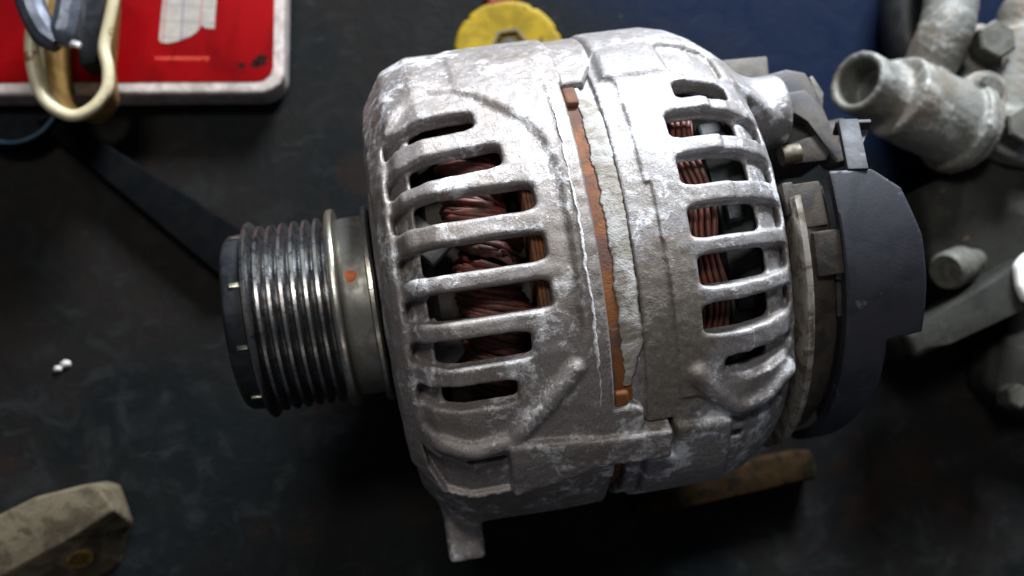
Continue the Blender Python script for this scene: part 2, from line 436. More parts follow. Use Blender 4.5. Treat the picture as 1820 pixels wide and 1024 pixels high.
def rear_sdf(x, Y, Z):
    R = np.hypot(Y, Z); T = np.degrees(np.arctan2(Y, Z)); u = T * RD
    rg = r_rough(x, Y, Z)
    do = polysdf(x, R, R_PROF) - 2.2 + rg
    dd = polysdf(x, R, R_DOME) - 2.2 + rg
    d = smax(do, -(do + 4.6), 0.6)
    start = 34.4 + 0.2 * c_rough(5.0, Y, Z)
    d = np.maximum(d, start - x)
    cutb = np.maximum(np.abs(x - 36.4) - 2.4 + 0 * R, -(do + 1.2)); d = smax(d, -cutb, 0.5)
    # main land above the step
    d = smin(d, np.maximum.reduce([do - 0.6, polysdf(x, u, R_FIELD), -(do + 3.5)]), 0.4)
    # top lug, running down over the shoulder
    lugT = smax(T - 92, 37.0 - T + max(0, 62 - x) * 0.0, 2.0) * RD * np.clip(R / 68, 0.3, 1)
    lx = np.maximum(lugT, 41.2 + 0.03 * (60 - T) * 0 - x)
    d = smin(d, smax(smax(lx, dd, 2.2), -(dd + 8), 0.6), 1.6)
    # stud boss on the shoulder
    d = smin(d, smax(np.hypot(Y - 33.5, Z - 29) - 10.2 + 0.35 * rg, np.full_like(R, abs(x - 84.0) - 12.5), 3.0), 2.5)
    # blind pocket on the lug
    if 54 < x < 77: d = smax(d, -np.maximum(rbox2(x, 66.2, 7.2, u, 43.6 * RD, 6.2 * RD, 2.6), -(dd + 1.7)), 2.8)
    for t, x0, x1, hw in R_SLOTS:
        if x < 50: break
        cut = rbox2(x, (x0 + x1) / 2, (x1 - x0) / 2, u, t * RD, hw * RD, 1.5)
        d = smax(d, -np.maximum(cut, -(np.minimum(do, dd if t > 30 else do) + 9)), 1.05)
        pad = np.maximum(rbox2(x, (x0 + 2 + 79.2) / 2, (79.2 - x0 - 2) / 2, u, t * RD, hw * RD, 1.6), -(do + 2.4))
        if t < 28: d = smax(d, -pad, 1.5)
    # curved rib under the last slot, the groove below it, the lower lug
    ln = linedist(x, u, U([(51.5, -32.5), (56, -37.5), (61, -41.8), (66, -42.4), (71, -41.2), (77.5, -38.6)]))
    d = smin(d, np.hypot(ln, do + 0.3) - 2.9, 1.6)
    d = smin(d, np.maximum.reduce([polysdf(x, u, U([(57, -36), (76, -34.8), (77, -39), (62, -41.5)])), do - 0.9, -(do + 3)]), 1.2)
    if x > 58: d = smax(d, -np.maximum(rbox2(x, 70, 8.5, u, -46.6 * RD, 1.7 * RD, 1.2), -(do + 2.6)), 1.2)
    if x > 58: d = smax(d, -np.maximum(rbox2(x, 62.6, 1.6, u, -52.0 * RD, 1.6, 0.8), -(do + 6)), 0.6)
    d = smin(d, smax(smax(polysdf(x, u, U([(45.9, -44.6), (60.5, -45.5), (61, -60), (62, -71), (38.5, -71), (38.5, -54), (45.9, -54)])), do - 2.0, 1.2), -(do + 6), 0.5), 0.7)
    if x < 47: d = smax(d, -np.maximum.reduce([np.abs(x - 41.5) - 4.0 + 0 * R, np.abs(u + 48 * RD) - 4.6 * RD, -(do + 5)]), 0.5)
    sad = np.maximum.reduce([np.abs(x - 54) - 15 + 0 * R, np.abs(Y) - 14, np.abs(Z + 71) - 6.95])
    d = smin(d, sad, 2.0)
    return d
V, Q = grid_sdf(rear_sdf, (32, -76, -80), (100, 76, 76), 0.53)
rb = link('rear_bracket', mesh_np('rear_bracket', V, Q, UP), MAT['rear'], alt, 180)

# laminated core between the brackets
def lam_profile():
    pr = [(15.5, 44.0), (15.5, 63.0)]; x = 15.5
    while x < 53.0:
        pr += [(x + 0.12, 63.2), (x + 0.78, 63.2), (x + 0.9, 62.9)]; x += 0.9
    return pr + [(53.2, 62.8), (53.2, 44.0)]
V, Q = lathe(lam_profile(), 120, wob=0.05)
core = link('stator_core', mesh_np('stator_core', V, Q, UP), MAT['rust'], alt, 40)
V, Q = lathe([(29.0, 66.2), (30.2, 66.6), (31, 66.7), (33, 66.6), (35.2, 66.7), (36, 63)], 220, -39, 40, wob=0.0)
link('rust_strip', mesh_np('rust_strip', V, Q, UP), MAT['rust'], core, 60)
for ang_, L, hgt in ((33.2, 6.4, 67.3), (-35.6, 4.8, 67.6)):
    bm = bmesh.new(); t = math.radians(ang_); box(bm, (32.2, hgt * math.sin(t), hgt * math.cos(t)), (3.4, L, 2.4), Matrix.Rotation(-t, 3, 'X'), 1.0, 3)
    link('core_clip', bm_mesh('core_clip', bm, UP), MAT['rust'], core, 40)

def crust(name, th0, th1, xa, xb, r0, thick, mat, par, rag, seed, rise=0.0):
    """granular flaky strip bent round the barrel, with ragged edges"""
    g = Rough(seed, [(9, rag * 0.7, 5), (3.0, rag * 0.6, 6), (1.3, rag * 0.35, 6)]); g2 = Rough(seed + 1, [(2.2, 0.10 * thick, 6), (1.0, 0.10 * thick, 8), (6, 0.16 * thick, 4)])
    ths = np.radians(np.arange(th0, th1, 0.35)); n = 12
    s_ = np.sin(ths) * 68; c_ = np.cos(ths) * 68
    ea = xa + g(xa, s_, c_); eb = np.maximum(xb + g(xb + 40, s_, c_), ea + 0.15)
    fade = np.clip(np.minimum(np.arange(len(ths)), np.arange(len(ths))[::-1]) / 26.0, 0.12, 1); eb = np.maximum(ea + 0.15, eb - (xb - xa) * (1 - fade) * 0.8)
    V = []; Fc = []
    for j, t in enumerate(ths):
        for i in range(n):
            f = i / (n - 1); x = ea[j] + (eb[j] - ea[j]) * f
            prof = min(1.0, 4 * f, 4 * (1 - f)) if 0 < i < n - 1 else -0.6
            r = r0 + thick * prof + (g2(x, s_[j], c_[j]) if 0 < i < n - 1 else 0) + rise * f
            V.append((x, r * math.sin(t), r * math.cos(t)))
    for j in range(len(ths) - 1):
        for i in range(n - 1): Fc.append((j * n + i, j * n + i + 1, (j + 1) * n + i + 1, (j + 1) * n + i))
        Fc.append((j * n + n - 1, j * n, (j + 1) * n, (j + 1) * n + n - 1))
    return link(name, mesh_np(name, np.array(V), np.array(Fc), UP), mat, par, 180)
MAT['crust'] = plain('chalky_corrosion_crust', (0.20, 0.182, 0.152), (0.36, 0.35, 0.34), 6.0, (0.7, 0.9), 0.0, 0.5, (0.42, 0.58), spots=((0.27, 0.20, 0.13), 3.5, 0.63), fine=0.5)
MAT['bare'] = plain('flaking_pale_oxide', (0.62, 0.62, 0.65), (0.46, 0.45, 0.45), 2.5, (0.5, 0.7), 0.2, 0.3)
crust('corrosion_crust', -33, 37, 33.3, 38.9, 66.85, 0.28, MAT['crust'], rb, 0.30, 5)
crust('flaked_edge', -38, 61, 26.4, 27.2, 69.5, 0.28, MAT['bare'], fb, 0.30, 15)

# windings: ropes of single wires
def rope(cx, R0, ax, ar, n, turns, wr, wave):
    out = []
    for k in range(n):
        ph = 2 * math.pi * k / n; pts = []
        g = random.random() * 6.28
        for i in range(200):
            th = 2 * math.pi * i / 200
            p = ph + turns * th + 0.35 * math.sin(7 * th + g)
            w = 1 + 0.10 * math.sin(5 * th + g * 2)
            x = cx + ax * w * math.cos(p) + wave * math.sin(18 * th + g * .2); r = R0 + ar * w * math.sin(p)
            pts.append((x, r * math.sin(th), r * math.cos(th)))
        out.append(tube_mesh('wire', pts, wr, 6, True, UP))
    return out
wf = bpy.data.objects.new('front_winding', None); COL.objects.link(wf); wf.parent = alt
for me in rope(5.0, 54.5, 7.2, 4.6, 24, 24, 0.92, 1.6): link('wire', me, MAT['copper'], wf, 180)
wr_ = bpy.data.objects.new('rear_winding', None); COL.objects.link(wr_); wr_.parent = alt
for layer in range(2):
    for k in range(6):
        pts = []; g_ = random.random() * 6.28
        for i in range(220):
            th = 2 * math.pi * i / 220; r = 59.6 - 2.0 * layer + 0.25 * math.sin(9 * th + g_)
            x = 54.0 + 1.55 * k + 0.7 * layer + 0.75 * math.sin(14 * th) + 0.15 * math.sin(23 * th + g_)
            pts.append((x, r * math.sin(th), r * math.cos(th)))
        link('wire', tube_mesh('wire', pts, 0.72, 6, True, UP), MAT['copper'], wr_, 180)
V, Q = lathe([(53.4, 48), (53.4, 56.4), (62.5, 56.4), (62.5, 48)], 90)
link('coil_body', mesh_np('coil_body', V, Q, UP), MAT['inner'], wr_, 40)

# rotor body, fan and the dark heat sink inside
V, Q = lathe([(-15, 3), (-15, 20), (-9, 42), (-8, 46), (14, 47), (56, 47), (60, 44), (66, 40), (70, 20), (70, 3)], 72)
rot = link('rotor', mesh_np('rotor', V, Q, UP), MAT['inner'], alt, 40)
bm = bmesh.new()
for k in range(13):
    t = 2 * math.pi * k / 13 + 0.12
    box(bm, (-9.2, 54 * math.sin(t), 54 * math.cos(t)), (7.5, 12.0, 2.0), Matrix.Rotation(-t, 3, 'X') @ Matrix.Rotation(0.7, 3, 'Z'), 0.4, 1)
link('fan_blades', bm_mesh('fan_blades', bm, UP), MAT['fan'], rot, 40)
bm = bmesh.new()
for k in range(16):
    t = 2 * math.pi * k / 16 + 0.05
    box(bm, (68.5, 55 * math.sin(t), 55 * math.cos(t)), (4.5 + 2 * (k % 3), 6.0 + 2 * (k % 2), 3.0), Matrix.Rotation(-t, 3, 'X'), 0.6, 1)
V, Q = lathe([(66, 30), (66, 52), (74, 54), (75, 30)], 64)
vs = [bm.verts.new(v) for v in V]
for q in Q: bm.faces.new([vs[i] for i in q])
link('heat_sink', bm_mesh('heat_sink', bm, UP), plain('dusty_heat_sink', (0.014, 0.016, 0.016), (0.042, 0.047, 0.046), 3.0, (0.6, 0.8), 0.1, 0.2), alt, 40)

# pulley with its seven ridges
pul = bpy.data.objects.new('pulley', None); COL.objects.link(pul); pul.parent = alt
pr = [(-60.2, 8), (-60.2, 25.5), (-60.0, 27.5), (-59.6, 28.7), (-58.8, 28.9), (-58.2, 28.3), (-57.7, 26.0), (-57.4, 25.0)]
for k in range(6):
    c = -55.9 + 3.3 * k
    pr += [(c - 1.15, 24.6), (c - 0.75, 26.6), (c - 0.42, 27.3), (c + 0.42, 27.3), (c + 0.75, 26.6), (c + 1.15, 24.6), (c + 1.65, 24.1)]
pr += [(-37.2, 24.2), (-36.6, 25.4)]
V, Q = lathe(pr, 144)
link('belt_grooves', mesh_np('belt_grooves', V, Q, UP), MAT['steel'], pul, 50)
V, Q = lathe([(-36.6, 20), (-36.5, 28.6), (-36.1, 29.2), (-35.0, 29.4), (-34.3, 29.2), (-34.0, 28.4), (-33.9, 20)], 144)
link('flange', mesh_np('flange', V, Q, UP), MAT['flange'], pul, 50)
V, Q = lathe([(-34.2, 25.0), (-33.5, 26.1), (-32, 26.3), (-28, 26.3), (-26.2, 26.3), (-25.6, 25)], 144)
link('hub', mesh_np('hub', V, Q, UP), MAT['hub'], pul, 50)
V, Q = lathe([(-26.2, 20), (-26.1, 28.6), (-25.7, 29.1), (-24.7, 29.1), (-24.3, 28.4), (-24.2, 20), (-22, 19)], 144)
link('flange', mesh_np('flange', V, Q, UP), MAT['flange'], pul, 50)
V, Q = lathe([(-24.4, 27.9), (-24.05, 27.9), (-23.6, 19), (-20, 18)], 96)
link('shade_plate', mesh_np('shade_plate', V, Q, UP), MAT['black'], pul, 50)  # black plate added to darken the shaded back of the flange
V, Q = lathe([(-66.4, 0.1), (-66.4, 22.5), (-66.0, 24.6), (-64.8, 25.6), (-60.4, 26.0), (-60.3, 10)], 120)
cap = link('dust_cap', mesh_np('dust_cap', V, Q, UP), MAT['black'], pul, 40)
for t in (16, -22, 60, -62):
    bm = bmesh.new(); a = math.radians(t)
    box(bm, (-61.8, 25.9 * math.sin(a), 25.9 * math.cos(a)), (2.8, 1.3, 1.0), Matrix.Rotation(-a, 3, 'X'), 0.25, 2)
    link('notch_glint', bm_mesh('notch_glint', bm, UP), MAT['flange'], cap, 40)  # bright steel bits stand in for highlights on the cap's notches
# dab of paint on the hub
bm = bmesh.new(); cvs = []
for ring, rr, hh in ((0, 1.75, 0.02), (1, 1.35, 0.22), (2, 0.6, 0.30)):
    row = []
    for k in range(20):
        t = 2 * math.pi * k / 20; w = rr * (1 + 0.10 * math.sin(3 * t + 1) + 0.05 * math.sin(5 * t))
        px_, py_ = -30.4 + 0.95 * w * math.cos(t), 7.0 / 57 * 0 + w * math.sin(t)
        a = math.radians(10.8) + py_ / 26.3; r_ = 26.3 + hh
        row.append(bm.verts.new((px_, r_ * math.sin(a), r_ * math.cos(a))))
    cvs.append(row)
for i in range(2):
    for k in range(20): bm.faces.new((cvs[i][k], cvs[i][(k + 1) % 20], cvs[i + 1][(k + 1) % 20], cvs[i + 1][k]))
bm.faces.new(cvs[2])
link('paint_dot', bm_mesh('paint_dot', bm, UP), MAT['orange'], pul, 60)

# ---- rear end: zinc ring, brown plastic housing, brush holder, cover
V, Q = lathe([(82.4, 52), (82.4, 59.8), (82.8, 60.6), (83.9, 60.7), (84.5, 60.3), (84.7, 59.4), (84.7, 52)], 150, -200, 3, wob=0.05)
link('clamp_ring', mesh_np('clamp_ring', V, Q, UP), MAT['zinc'], alt, 45)
V, Q = lathe([(84.4, 20), (84.4, 56.5), (85.2, 57.3), (91.5, 56.2), (93.0, 54.6), (93.2, 20)], 110, -200, 6)
house = link('rectifier_housing', mesh_np('rectifier_housing', V, Q, UP), MAT['brownplas'], alt, 40)
def polar_box(bm, x0, x1, t0, t1, r0, r1, bev=0.8):
    t = math.radians((t0 + t1) / 2); rc = (r0 + r1) / 2
    box(bm, ((x0 + x1) / 2, rc * math.sin(t), rc * math.cos(t)), (x1 - x0, rc * math.radians(abs(t1 - t0)), r1 - r0), Matrix.Rotation(-t, 3, 'X'), bev, 2)
for x0, x1, t0, t1, r0, r1 in ((83.0, 91.5, -5.5, 7.5, 46, 57.2), (86.5, 94.0, -18, -5.6, 46, 58.6), (92.0, 95.0, -30, -20, 46, 56.5), (81.4, 84.5, -1.5, 8.0, 46, 57.6)):
    bm = bmesh.new(); polar_box(bm, x0, x1, t0, t1, r0, r1); link('housing_block', bm_mesh('housing_block', bm, UP), MAT['brownplas'], house, 40)

# curved cover plate cut from a cylinder, with end wall, step and tab
COV = [(93.5, 8.0), (104.4, 7.0), (110.6, 1.4), (114.0, -10.5), (114.4, -22), (113.8, -35.6), (104.4, -36.6), (104.6, -52), (102.5, -64), (100, -80), (97, -95), (93.0, -95), (92.8, -52), (93.2, -20)]
def cover_mesh():
    xs = np.arange(92, 116, 0.35); ts = np.arange(-98, 10.5, 0.35)
    Xg, Tg = np.meshgrid(xs, ts, indexing='ij')
    dd = polysdf(Xg, Tg * 1.05, [(x, t * 1.05) for x, t in COV])
    bm = bmesh.new()
    # sample the outline finely and fill as a grid of quads snapped to the outline
    poly = [(x, t * 1.05) for x, t in COV]
    inside = dd < 0.12
    V = {}; 
    def vert(i, j, top):
        k = (i, j, top)
        if k not in V:
            x, u = Xg[i, j], Tg[i, j] * 1.05
            e = polysdf(np.array(x), np.array(u), poly)
            if e > -0.36:                       # pull rim vertices on to the outline
                h = 0.05
                gx = (polysdf(np.array(x + h), np.array(u), poly) - polysdf(np.array(x - h), np.array(u), poly)) / (2 * h)
                gu = (polysdf(np.array(x), np.array(u + h), poly) - polysdf(np.array(x), np.array(u - h), poly)) / (2 * h)
                n = math.hypot(gx, gu) or 1; x -= gx / n * e; u -= gu / n * e
                rr = 60.0 - 0.35
            else: rr = 60.0
            if not top: rr = 57.2
            t = math.radians(u / 1.05)
            V[k] = bm.verts.new((x, rr * math.sin(t), rr * math.cos(t)))
        return V[k]
    cells = inside[:-1, :-1] & inside[1:, :-1] & inside[:-1, 1:] & inside[1:, 1:]
    ni, nj = cells.shape
    for i in range(ni):
        for j in range(nj):
            if not cells[i, j]: continue
            q = [(i, j), (i + 1, j), (i + 1, j + 1), (i, j + 1)]
            bm.faces.new([vert(a, b, True) for a, b in q]); bm.faces.new([vert(a, b, False) for a, b in q[::-1]])
            for (da, db), (p, s) in zip(((0, -1), (1, 0), (0, 1), (-1, 0)), ((0, 1), (1, 2), (2, 3), (3, 0))):
                a, b = i + da, j + db
                if a < 0 or b < 0 or a >= ni or b >= nj or not cells[a, b]:
                    bm.faces.new([vert(*q[s], True), vert(*q[p], True), vert(*q[p], False), vert(*q[s], False)])
    return bm_mesh('rear_cover', bm, UP)
cov = link('rear_cover', cover_mesh(), MAT['cover'], alt, 35)
V, Q = lathe([(101.5, 57.5), (102.5, 57.4), (102.5, 5), (101.5, 5), (101.5, 57.5)], 90, -94, -37)
link('cover_end_wall', mesh_np('cover_end_wall', V, Q, UP), MAT['cover'], cov, 35)
V, Q = lathe([(111.5, 57.5), (112.3, 57.4), (112.3, 5), (111.5, 5), (111.5, 57.5)], 60, -36, 0)
link('cover_end_wall', mesh_np('cover_end_wall', V, Q, UP), MAT['cover'], cov, 35)
def Z(p): return Vector((p[0], p[1], p[2]))
# tab: a bar running up from the cover, with a cross piece and its gusset
bm = bmesh.new()
a = Z(at(1524, 305, AXIS + 59)); b_ = Z(at(1506, 216, AXIS + 52)); dr = (b_ - a); L = dr.length; dr.normalize()
sd = Vector((1, 0.16, 0)); sd = (sd - dr * sd.dot(dr)).normalized(); nm = sd.cross(dr)
Rm = Matrix((sd, dr, nm)).transposed()
box(bm, (a + b_) / 2, (5.2, L, 2.4), Rm, 0.5, 2)
box(bm, b_ + sd * 1.6 - nm * 2.4, (9.0, 1.2, 5.0), Rm, 0.4, 2)
g0 = [b_ + sd * 2.3, b_ + sd * 6.2, b_ + sd * 2.6 - dr * 7.5]
vs = [bm.verts.new(p - nm * h) for h in (2.8, 4.0) for p in g0]
bm.faces.new(vs[:3]); bm.faces.new(vs[3:][::-1])
for i in range(3): bm.faces.new((vs[i], vs[(i + 1) % 3], vs[3 + (i + 1) % 3], vs[3 + i]))
link('cover_tab', bm_mesh('cover_tab', bm, (0, 0, 0)), MAT['cover'], cov, 35)

# brush holder: faceted grey plastic with a leaning arm, plus a brown post and small terminal
bh = bpy.data.objects.new('brush_holder', None); COL.objects.link(bh); bh.parent = alt
def px_prism(name, pix, ztop, zbot, mat, par, bev=0.7, seg=2, taper=0.0):
    pts = [at(u, v, ztop) for u, v in pix]
    bm = bmesh.new(); prism(bm, [(p[0], p[1]) for p in pts], zbot, ztop, bev, seg, taper)
    return link(name, bm_mesh(name, bm), mat, par, 38)
px_prism('holder_body', [(1325, 152), (1345, 136), (1398, 122), (1432, 128), (1452, 160), (1470, 210), (1480, 260), (1440, 285), (1400, 280), (1388, 210), (1380, 160)], AXIS + 26, AXIS - 20, MAT['greyplas'], bh, 1.2)
px_prism('holder_arm', [(1392, 165), (1432, 158), (1462, 190), (1508, 282), (1488, 290), (1462, 250), (1440, 210), (1400, 200)], AXIS + 32, AXIS + 22, MAT['greyplas'], bh, 1.0)
px_prism('holder_step', [(1405, 255), (1450, 238), (1480, 262), (1470, 285), (1410, 292)], AXIS + 31, AXIS + 10, MAT['brownplas'], bh, 1.0)
px_prism('spring_clip', [(1437, 138), (1444, 134), (1464, 165), (1462, 200), (1456, 200), (1455, 170)], AXIS + 22, AXIS + 4, MAT['fan'], bh, 0.3)
p0 = at(1478, 258, AXIS + 24); p1 = at(1502, 252, AXIS + 24)
me = tube_mesh('post', [p0 + (p0 - p1) * 0.6, p0, p1, p1 + (p1 - p0) * .05], [7, 7, 7, 6.2], 28)
link('post', me, MAT['brownplas'], bh, 40)
p0 = at(1388, 278, AXIS + 30); p1 = at(1420, 272, AXIS + 30)
link('terminal', tube_mesh('terminal', [p0, p1, p1 + (p1 - p0) * .06], [2.8, 2.8, 2.2], 18), plain('brass_terminal', (0.11, 0.09, 0.05), (0.06, 0.055, 0.04), 2, (0.5, 0.7), 0.2), bh, 40)
px_prism('connector_plate', [(1262, 108), (1364, 99), (1369, 150), (1268, 160)], AXIS + 8, AXIS + 4, plain('dull_grey_plate', (0.085, 0.077, 0.068), (0.125, 0.115, 0.10), 5, (0.6, 0.7), 0.1), alt, 0.8)

# ------------------------------------------------------------------ bench objects
# red notebook with pale rounded page edges
HB = 14.0
pale = plain('worn_pale_edge', (0.40, 0.34, 0.32), (0.24, 0.205, 0.19), 5, (0.35, 0.55), 0.0, 0.1, spots=((0.36, 0.33, 0.31), 9, 0.6))
red = plain('red_cover_card', (0.20, 0.0015, 0.0028), (0.12, 0.001, 0.002), 40, (0.5, 0.65), 0.0, 0.05, spec=0.03, spots=((0.02, 0.008, 0.008), 6.5, 0.70))
nb_pts = [at(-60, 170, HB), at(466, 166, HB), at(482, 161, HB), at(496, 151, HB), at(504, 134, HB), at(509, -120, HB), at(-60, -120, HB)]
nb_c = sum(nb_pts) / len(nb_pts); nb_c[2] = 0
nb = root('notebook', nb_c, 'red covered notebook with pale rounded edges and a torn paper label', 'notebook')
bm = bmesh.new(); prism(bm, [(p[0], p[1]) for p in nb_pts], 0.4, HB, 2.6, 4)
link('page_block', bm_mesh('page_block', bm, nb_c), pale, nb, 50)
cp = [at(-60, 148, HB), at(456, 146, HB), at(470, 143, HB), at(481, 134, HB), at(486, 120, HB), at(490, -120, HB), at(-60, -120, HB)]
bm = bmesh.new(); prism(bm, [(p[0], p[1]) for p in cp], HB - 0.5, HB + 0.35, 0.3, 2)
link('cover', bm_mesh('cover', bm, nb_c), red, nb, 50)

for u0, v0, rr, n_ in ((464, 108, 2.6, 15), (453, 116, 1.7, 13), (430, 117, 1.5, 12)):
    c0 = at(u0, v0, HB); bm = bmesh.new(); g_ = random.random() * 6
    ring_ = [bm.verts.new((c0[0] + rr * (1 + .28 * math.sin(3 * t + g_) + .16 * math.sin(5 * t)) * math.cos(t), c0[1] + rr * .75 * (1 + .25 * math.sin(2 * t + g_) + .2 * math.sin(4 * t)) * math.sin(t), HB + 0.37)) for t in [6.2832 * k / n_ for k in range(n_)]]
    bm.faces.new(ring_); link('grease_smudge', bm_mesh('grease_smudge', bm, nb_c), plain('black_grease', (0.012, 0.007, 0.006), (0.03, 0.005, 0.005), 1.5, (0.8, 0.9), bump=0.0, spec=0.02), nb)

def paper_mat():
    m, nt, b = nodes_of('squared_paper'); N = NB(nt)
    # ruled lines run along the label's own axes
    mp = nt.nodes.new('ShaderNodeMapping'); nt.links.new(N.co, mp.inputs['Vector'])
    mp.inputs['Rotation'].default_value = (0, 0, math.radians(10.5)); N.co = mp.outputs[0]
    x, y, z = N.xyz()
    def lines(v, per, wid, off):
        f = N.math('ABSOLUTE', N.math('SUBTRACT', N.math('FRACT', N.math('DIVIDE', N.math('ADD', v, off), per)), 0.5))
        return N.ramp(f, 0.5 - wid / per, 0.5 - wid / per * 0.45)
    c = N.mix(N.ramp(N.noise(4, 4), 0.35, 0.65), (0.27, 0.25, 0.215), (0.22, 0.20, 0.175))
    c = N.mix(N.math('MULTIPLY', lines(y, 6.3, 0.38, 2.2), 0.6), c, (0.13, 0.11, 0.14))
    c = N.mix(N.math('MULTIPLY', lines(x, 13.0, 0.42, 1.0), 0.8), c, (0.075, 0.075, 0.14))
    c = N.mix(N.math('MULTIPLY', lines(x, 13.0, 0.42, 7.4), 0.8), c, (0.28, 0.06, 0.07))
    nt.links.new(c, b.inputs['Base Color']); b.inputs['Roughness'].default_value = 0.75
    return m
pp = [at(u, v, HB) for u, v in [(292, -20), (288, 20), (283, 70), (287, 77), (300, 78), (316, 74), (338, 66), (350, 58), (357, 49), (359, 46), (366, 51), (382, 52), (383, 30), (387, -20)]]
pc = at(330, 30, HB)
bm = bmesh.new(); prism(bm, [(p[0], p[1]) for p in pp], HB + 0.36, HB + 0.55, 0.0)
o = link('paper_label', bm_mesh('paper_label', bm, pc), paper_mat(), nb)
o.location = Vector(((pc - nb_c) * MM).tolist())
# faint orange lettering under the label (unreadable in the photograph: worn strokes)
orange_ink = plain('faded_orange_print', (0.62, 0.055, 0.015), (0.52, 0.02, 0.012), 2.2, (0.35, 0.45))
bm = bmesh.new(); u = 277.0
while u < 371:
    w = random.choice((4.0, 5.0, 6.0)); hgt = random.choice((6, 7, 9))
    q = [at(u, 101, HB), at(u + 1.6, 101, HB), at(u + 1.6, 101 + hgt, HB), at(u, 101 + hgt, HB)]
    r2 = [at(u, 103, HB), at(u + w - 1.2, 103, HB), at(u + w - 1.2, 104.6, HB), at(u, 104.6, HB)]
    for k, qq in enumerate((q, r2)):
        f = [bm.verts.new((p[0], p[1], HB + 0.362 + 0.004 * k)) for p in qq]; bm.faces.new(f)
    u += w + (3.5 if 300 < u < 304 else 0.8)
link('cover_print', bm_mesh('cover_print', bm, nb_c), orange_ink, nb)

# cream loop handle standing over the notebook edge, dark pincer tip above it
cream = plain('aged_cream_plastic', (0.46, 0.41, 0.27), (0.34, 0.29, 0.17), 14, (0.35, 0.55), 0.0, 0.05, spots=((0.16, 0.09, 0.03), 9, 0.64))
ZT, ZB = 40.0, 15.0
ctr = [(70, -80), (60, -20), (53, 40), (51, 90), (60, 140), (80, 180), (122, 203), (160, 190), (186, 157), (189, 120), (182, 82), (190, 40), (198, 0), (208, -60)]
def spline(P, n):
    P = [np.array(p, float) for p in P]; out = []
    Pe = [2 * P[0] - P[1]] + P + [2 * P[-1] - P[-2]]
    for i in range(1, len(Pe) - 2):
        for k in range(n):
            t = k / n; a, b, c, d = Pe[i - 1:i + 3]
            out.append(0.5 * ((2 * b) + (c - a) * t + (2 * a - 5 * b + 4 * c - d) * t * t + (3 * b - a - 3 * c + d) * t ** 3))
    out.append(P[-1]); return out
cl = [at(p[0], p[1], ZT)[:2] for p in spline(ctr, 8)]
lh_c = at(120, 120, 0)
lh = root('loop_handle', lh_c, 'cream plastic loop shaped tool handle with brown stained inner wall', 'tool handle')
lcen = at(128, 130, ZT)[:2]
def loop_strip(name, sec, mat, i0, i1):
    """band swept round the loop; each section point is (offset, height, inward scale)"""
    bm = bmesh.new(); rows = []
    for i in range(i0, i1):
        p = cl[i]; t = cl[min(i + 1, len(cl) - 1)] - cl[max(i - 1, 0)]; t = t / np.linalg.norm(t); nrm = np.array([-t[1], t[0]])
        row = []
        for o_, z, k in sec:
            q = p + nrm * o_; q = lcen + (q - lcen) * np.array([k, 1 - (1 - k) * (1.0 if q[1] < lcen[1] else 0.0)])
            row.append(bm.verts.new((*q, z)))
        rows.append(row)
    for a, b2 in zip(rows[:-1], rows[1:]):
        for k in range(len(sec)): bm.faces.new((a[k], a[(k + 1) % len(sec)], b2[(k + 1) % len(sec)], b2[k]))
    bm.faces.new(rows[0]); bm.faces.new(rows[-1][::-1])
    return link(name, bm_mesh(name, bm, lh_c), mat, lh, 60)
nl = len(cl)
loop_strip('loop_rim', [(-1.9, ZT - 5, 0.93), (-2.1, ZT - 1.6, 1), (-1.5, ZT - 0.4, 1), (-0.5, ZT, 1), (0.6, ZT, 1), (1.5, ZT - 0.4, 1), (2.1, ZT - 1.6, 1), (1.9, ZT - 7, 0.95)], cream, 0, nl)
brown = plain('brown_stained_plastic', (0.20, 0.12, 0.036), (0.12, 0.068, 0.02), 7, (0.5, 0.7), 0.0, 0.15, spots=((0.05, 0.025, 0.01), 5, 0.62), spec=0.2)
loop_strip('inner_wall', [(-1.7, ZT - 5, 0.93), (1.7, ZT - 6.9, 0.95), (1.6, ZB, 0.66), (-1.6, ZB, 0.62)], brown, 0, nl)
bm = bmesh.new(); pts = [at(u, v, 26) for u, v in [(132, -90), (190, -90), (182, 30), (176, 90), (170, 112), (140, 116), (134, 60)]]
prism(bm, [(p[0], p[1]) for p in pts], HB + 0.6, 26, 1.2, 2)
link('black_infill', bm_mesh('black_infill', bm, lh_c), MAT['black'], lh, 40)  # black block filling the upper part of the loop opening

dark = plain('dark_forged_steel', (0.10, 0.11, 0.14), (0.05, 0.055, 0.07), 5, (0.3, 0.5), 0.6, 0.15)
pk_c = at(100, 60, 0)
pk = root('pincers', pk_c, 'dark forged steel pincer jaws pointing down over the cream loop', 'pincers')
for pix, rad in (([(30, -70), (50, -10), (62, 26), (82, 62), (104, 78)], [5.6, 4.8, 4.6, 4.6, 3.4]), ([(136, -70), (128, -10), (122, 30), (114, 62), (106, 78)], [5.4, 5.0, 5.0, 5.0, 3.4])):
    pth = [at(u, v, 45.0) for u, v in pix]
    pth = spline(pth, 6); rr = np.interp(np.linspace(0, 4, len(pth)), range(5), rad)
    link('jaw', tube_mesh('jaw', pth, rr, 10, origin=pk_c), dark, pk, 30)
bm = bmesh.new(); q = at(133, 78, 46); box(bm, q, (4.4, 2.2, 2.0), Matrix.Rotation(-0.5, 3, 'Z'), 0.5, 2); q = at(118, 76, 45); box(bm, q, (5, 2.6, 2.4), Matrix.Rotation(-0.3, 3, 'Z'), 0.5, 2)
link('tip', bm_mesh('tip', bm, pk_c), plain('bright_tip_steel', (0.45, 0.46, 0.5), (0.3, 0.3, 0.34), 3, (0.25, 0.4), 0.8), pk, 30)

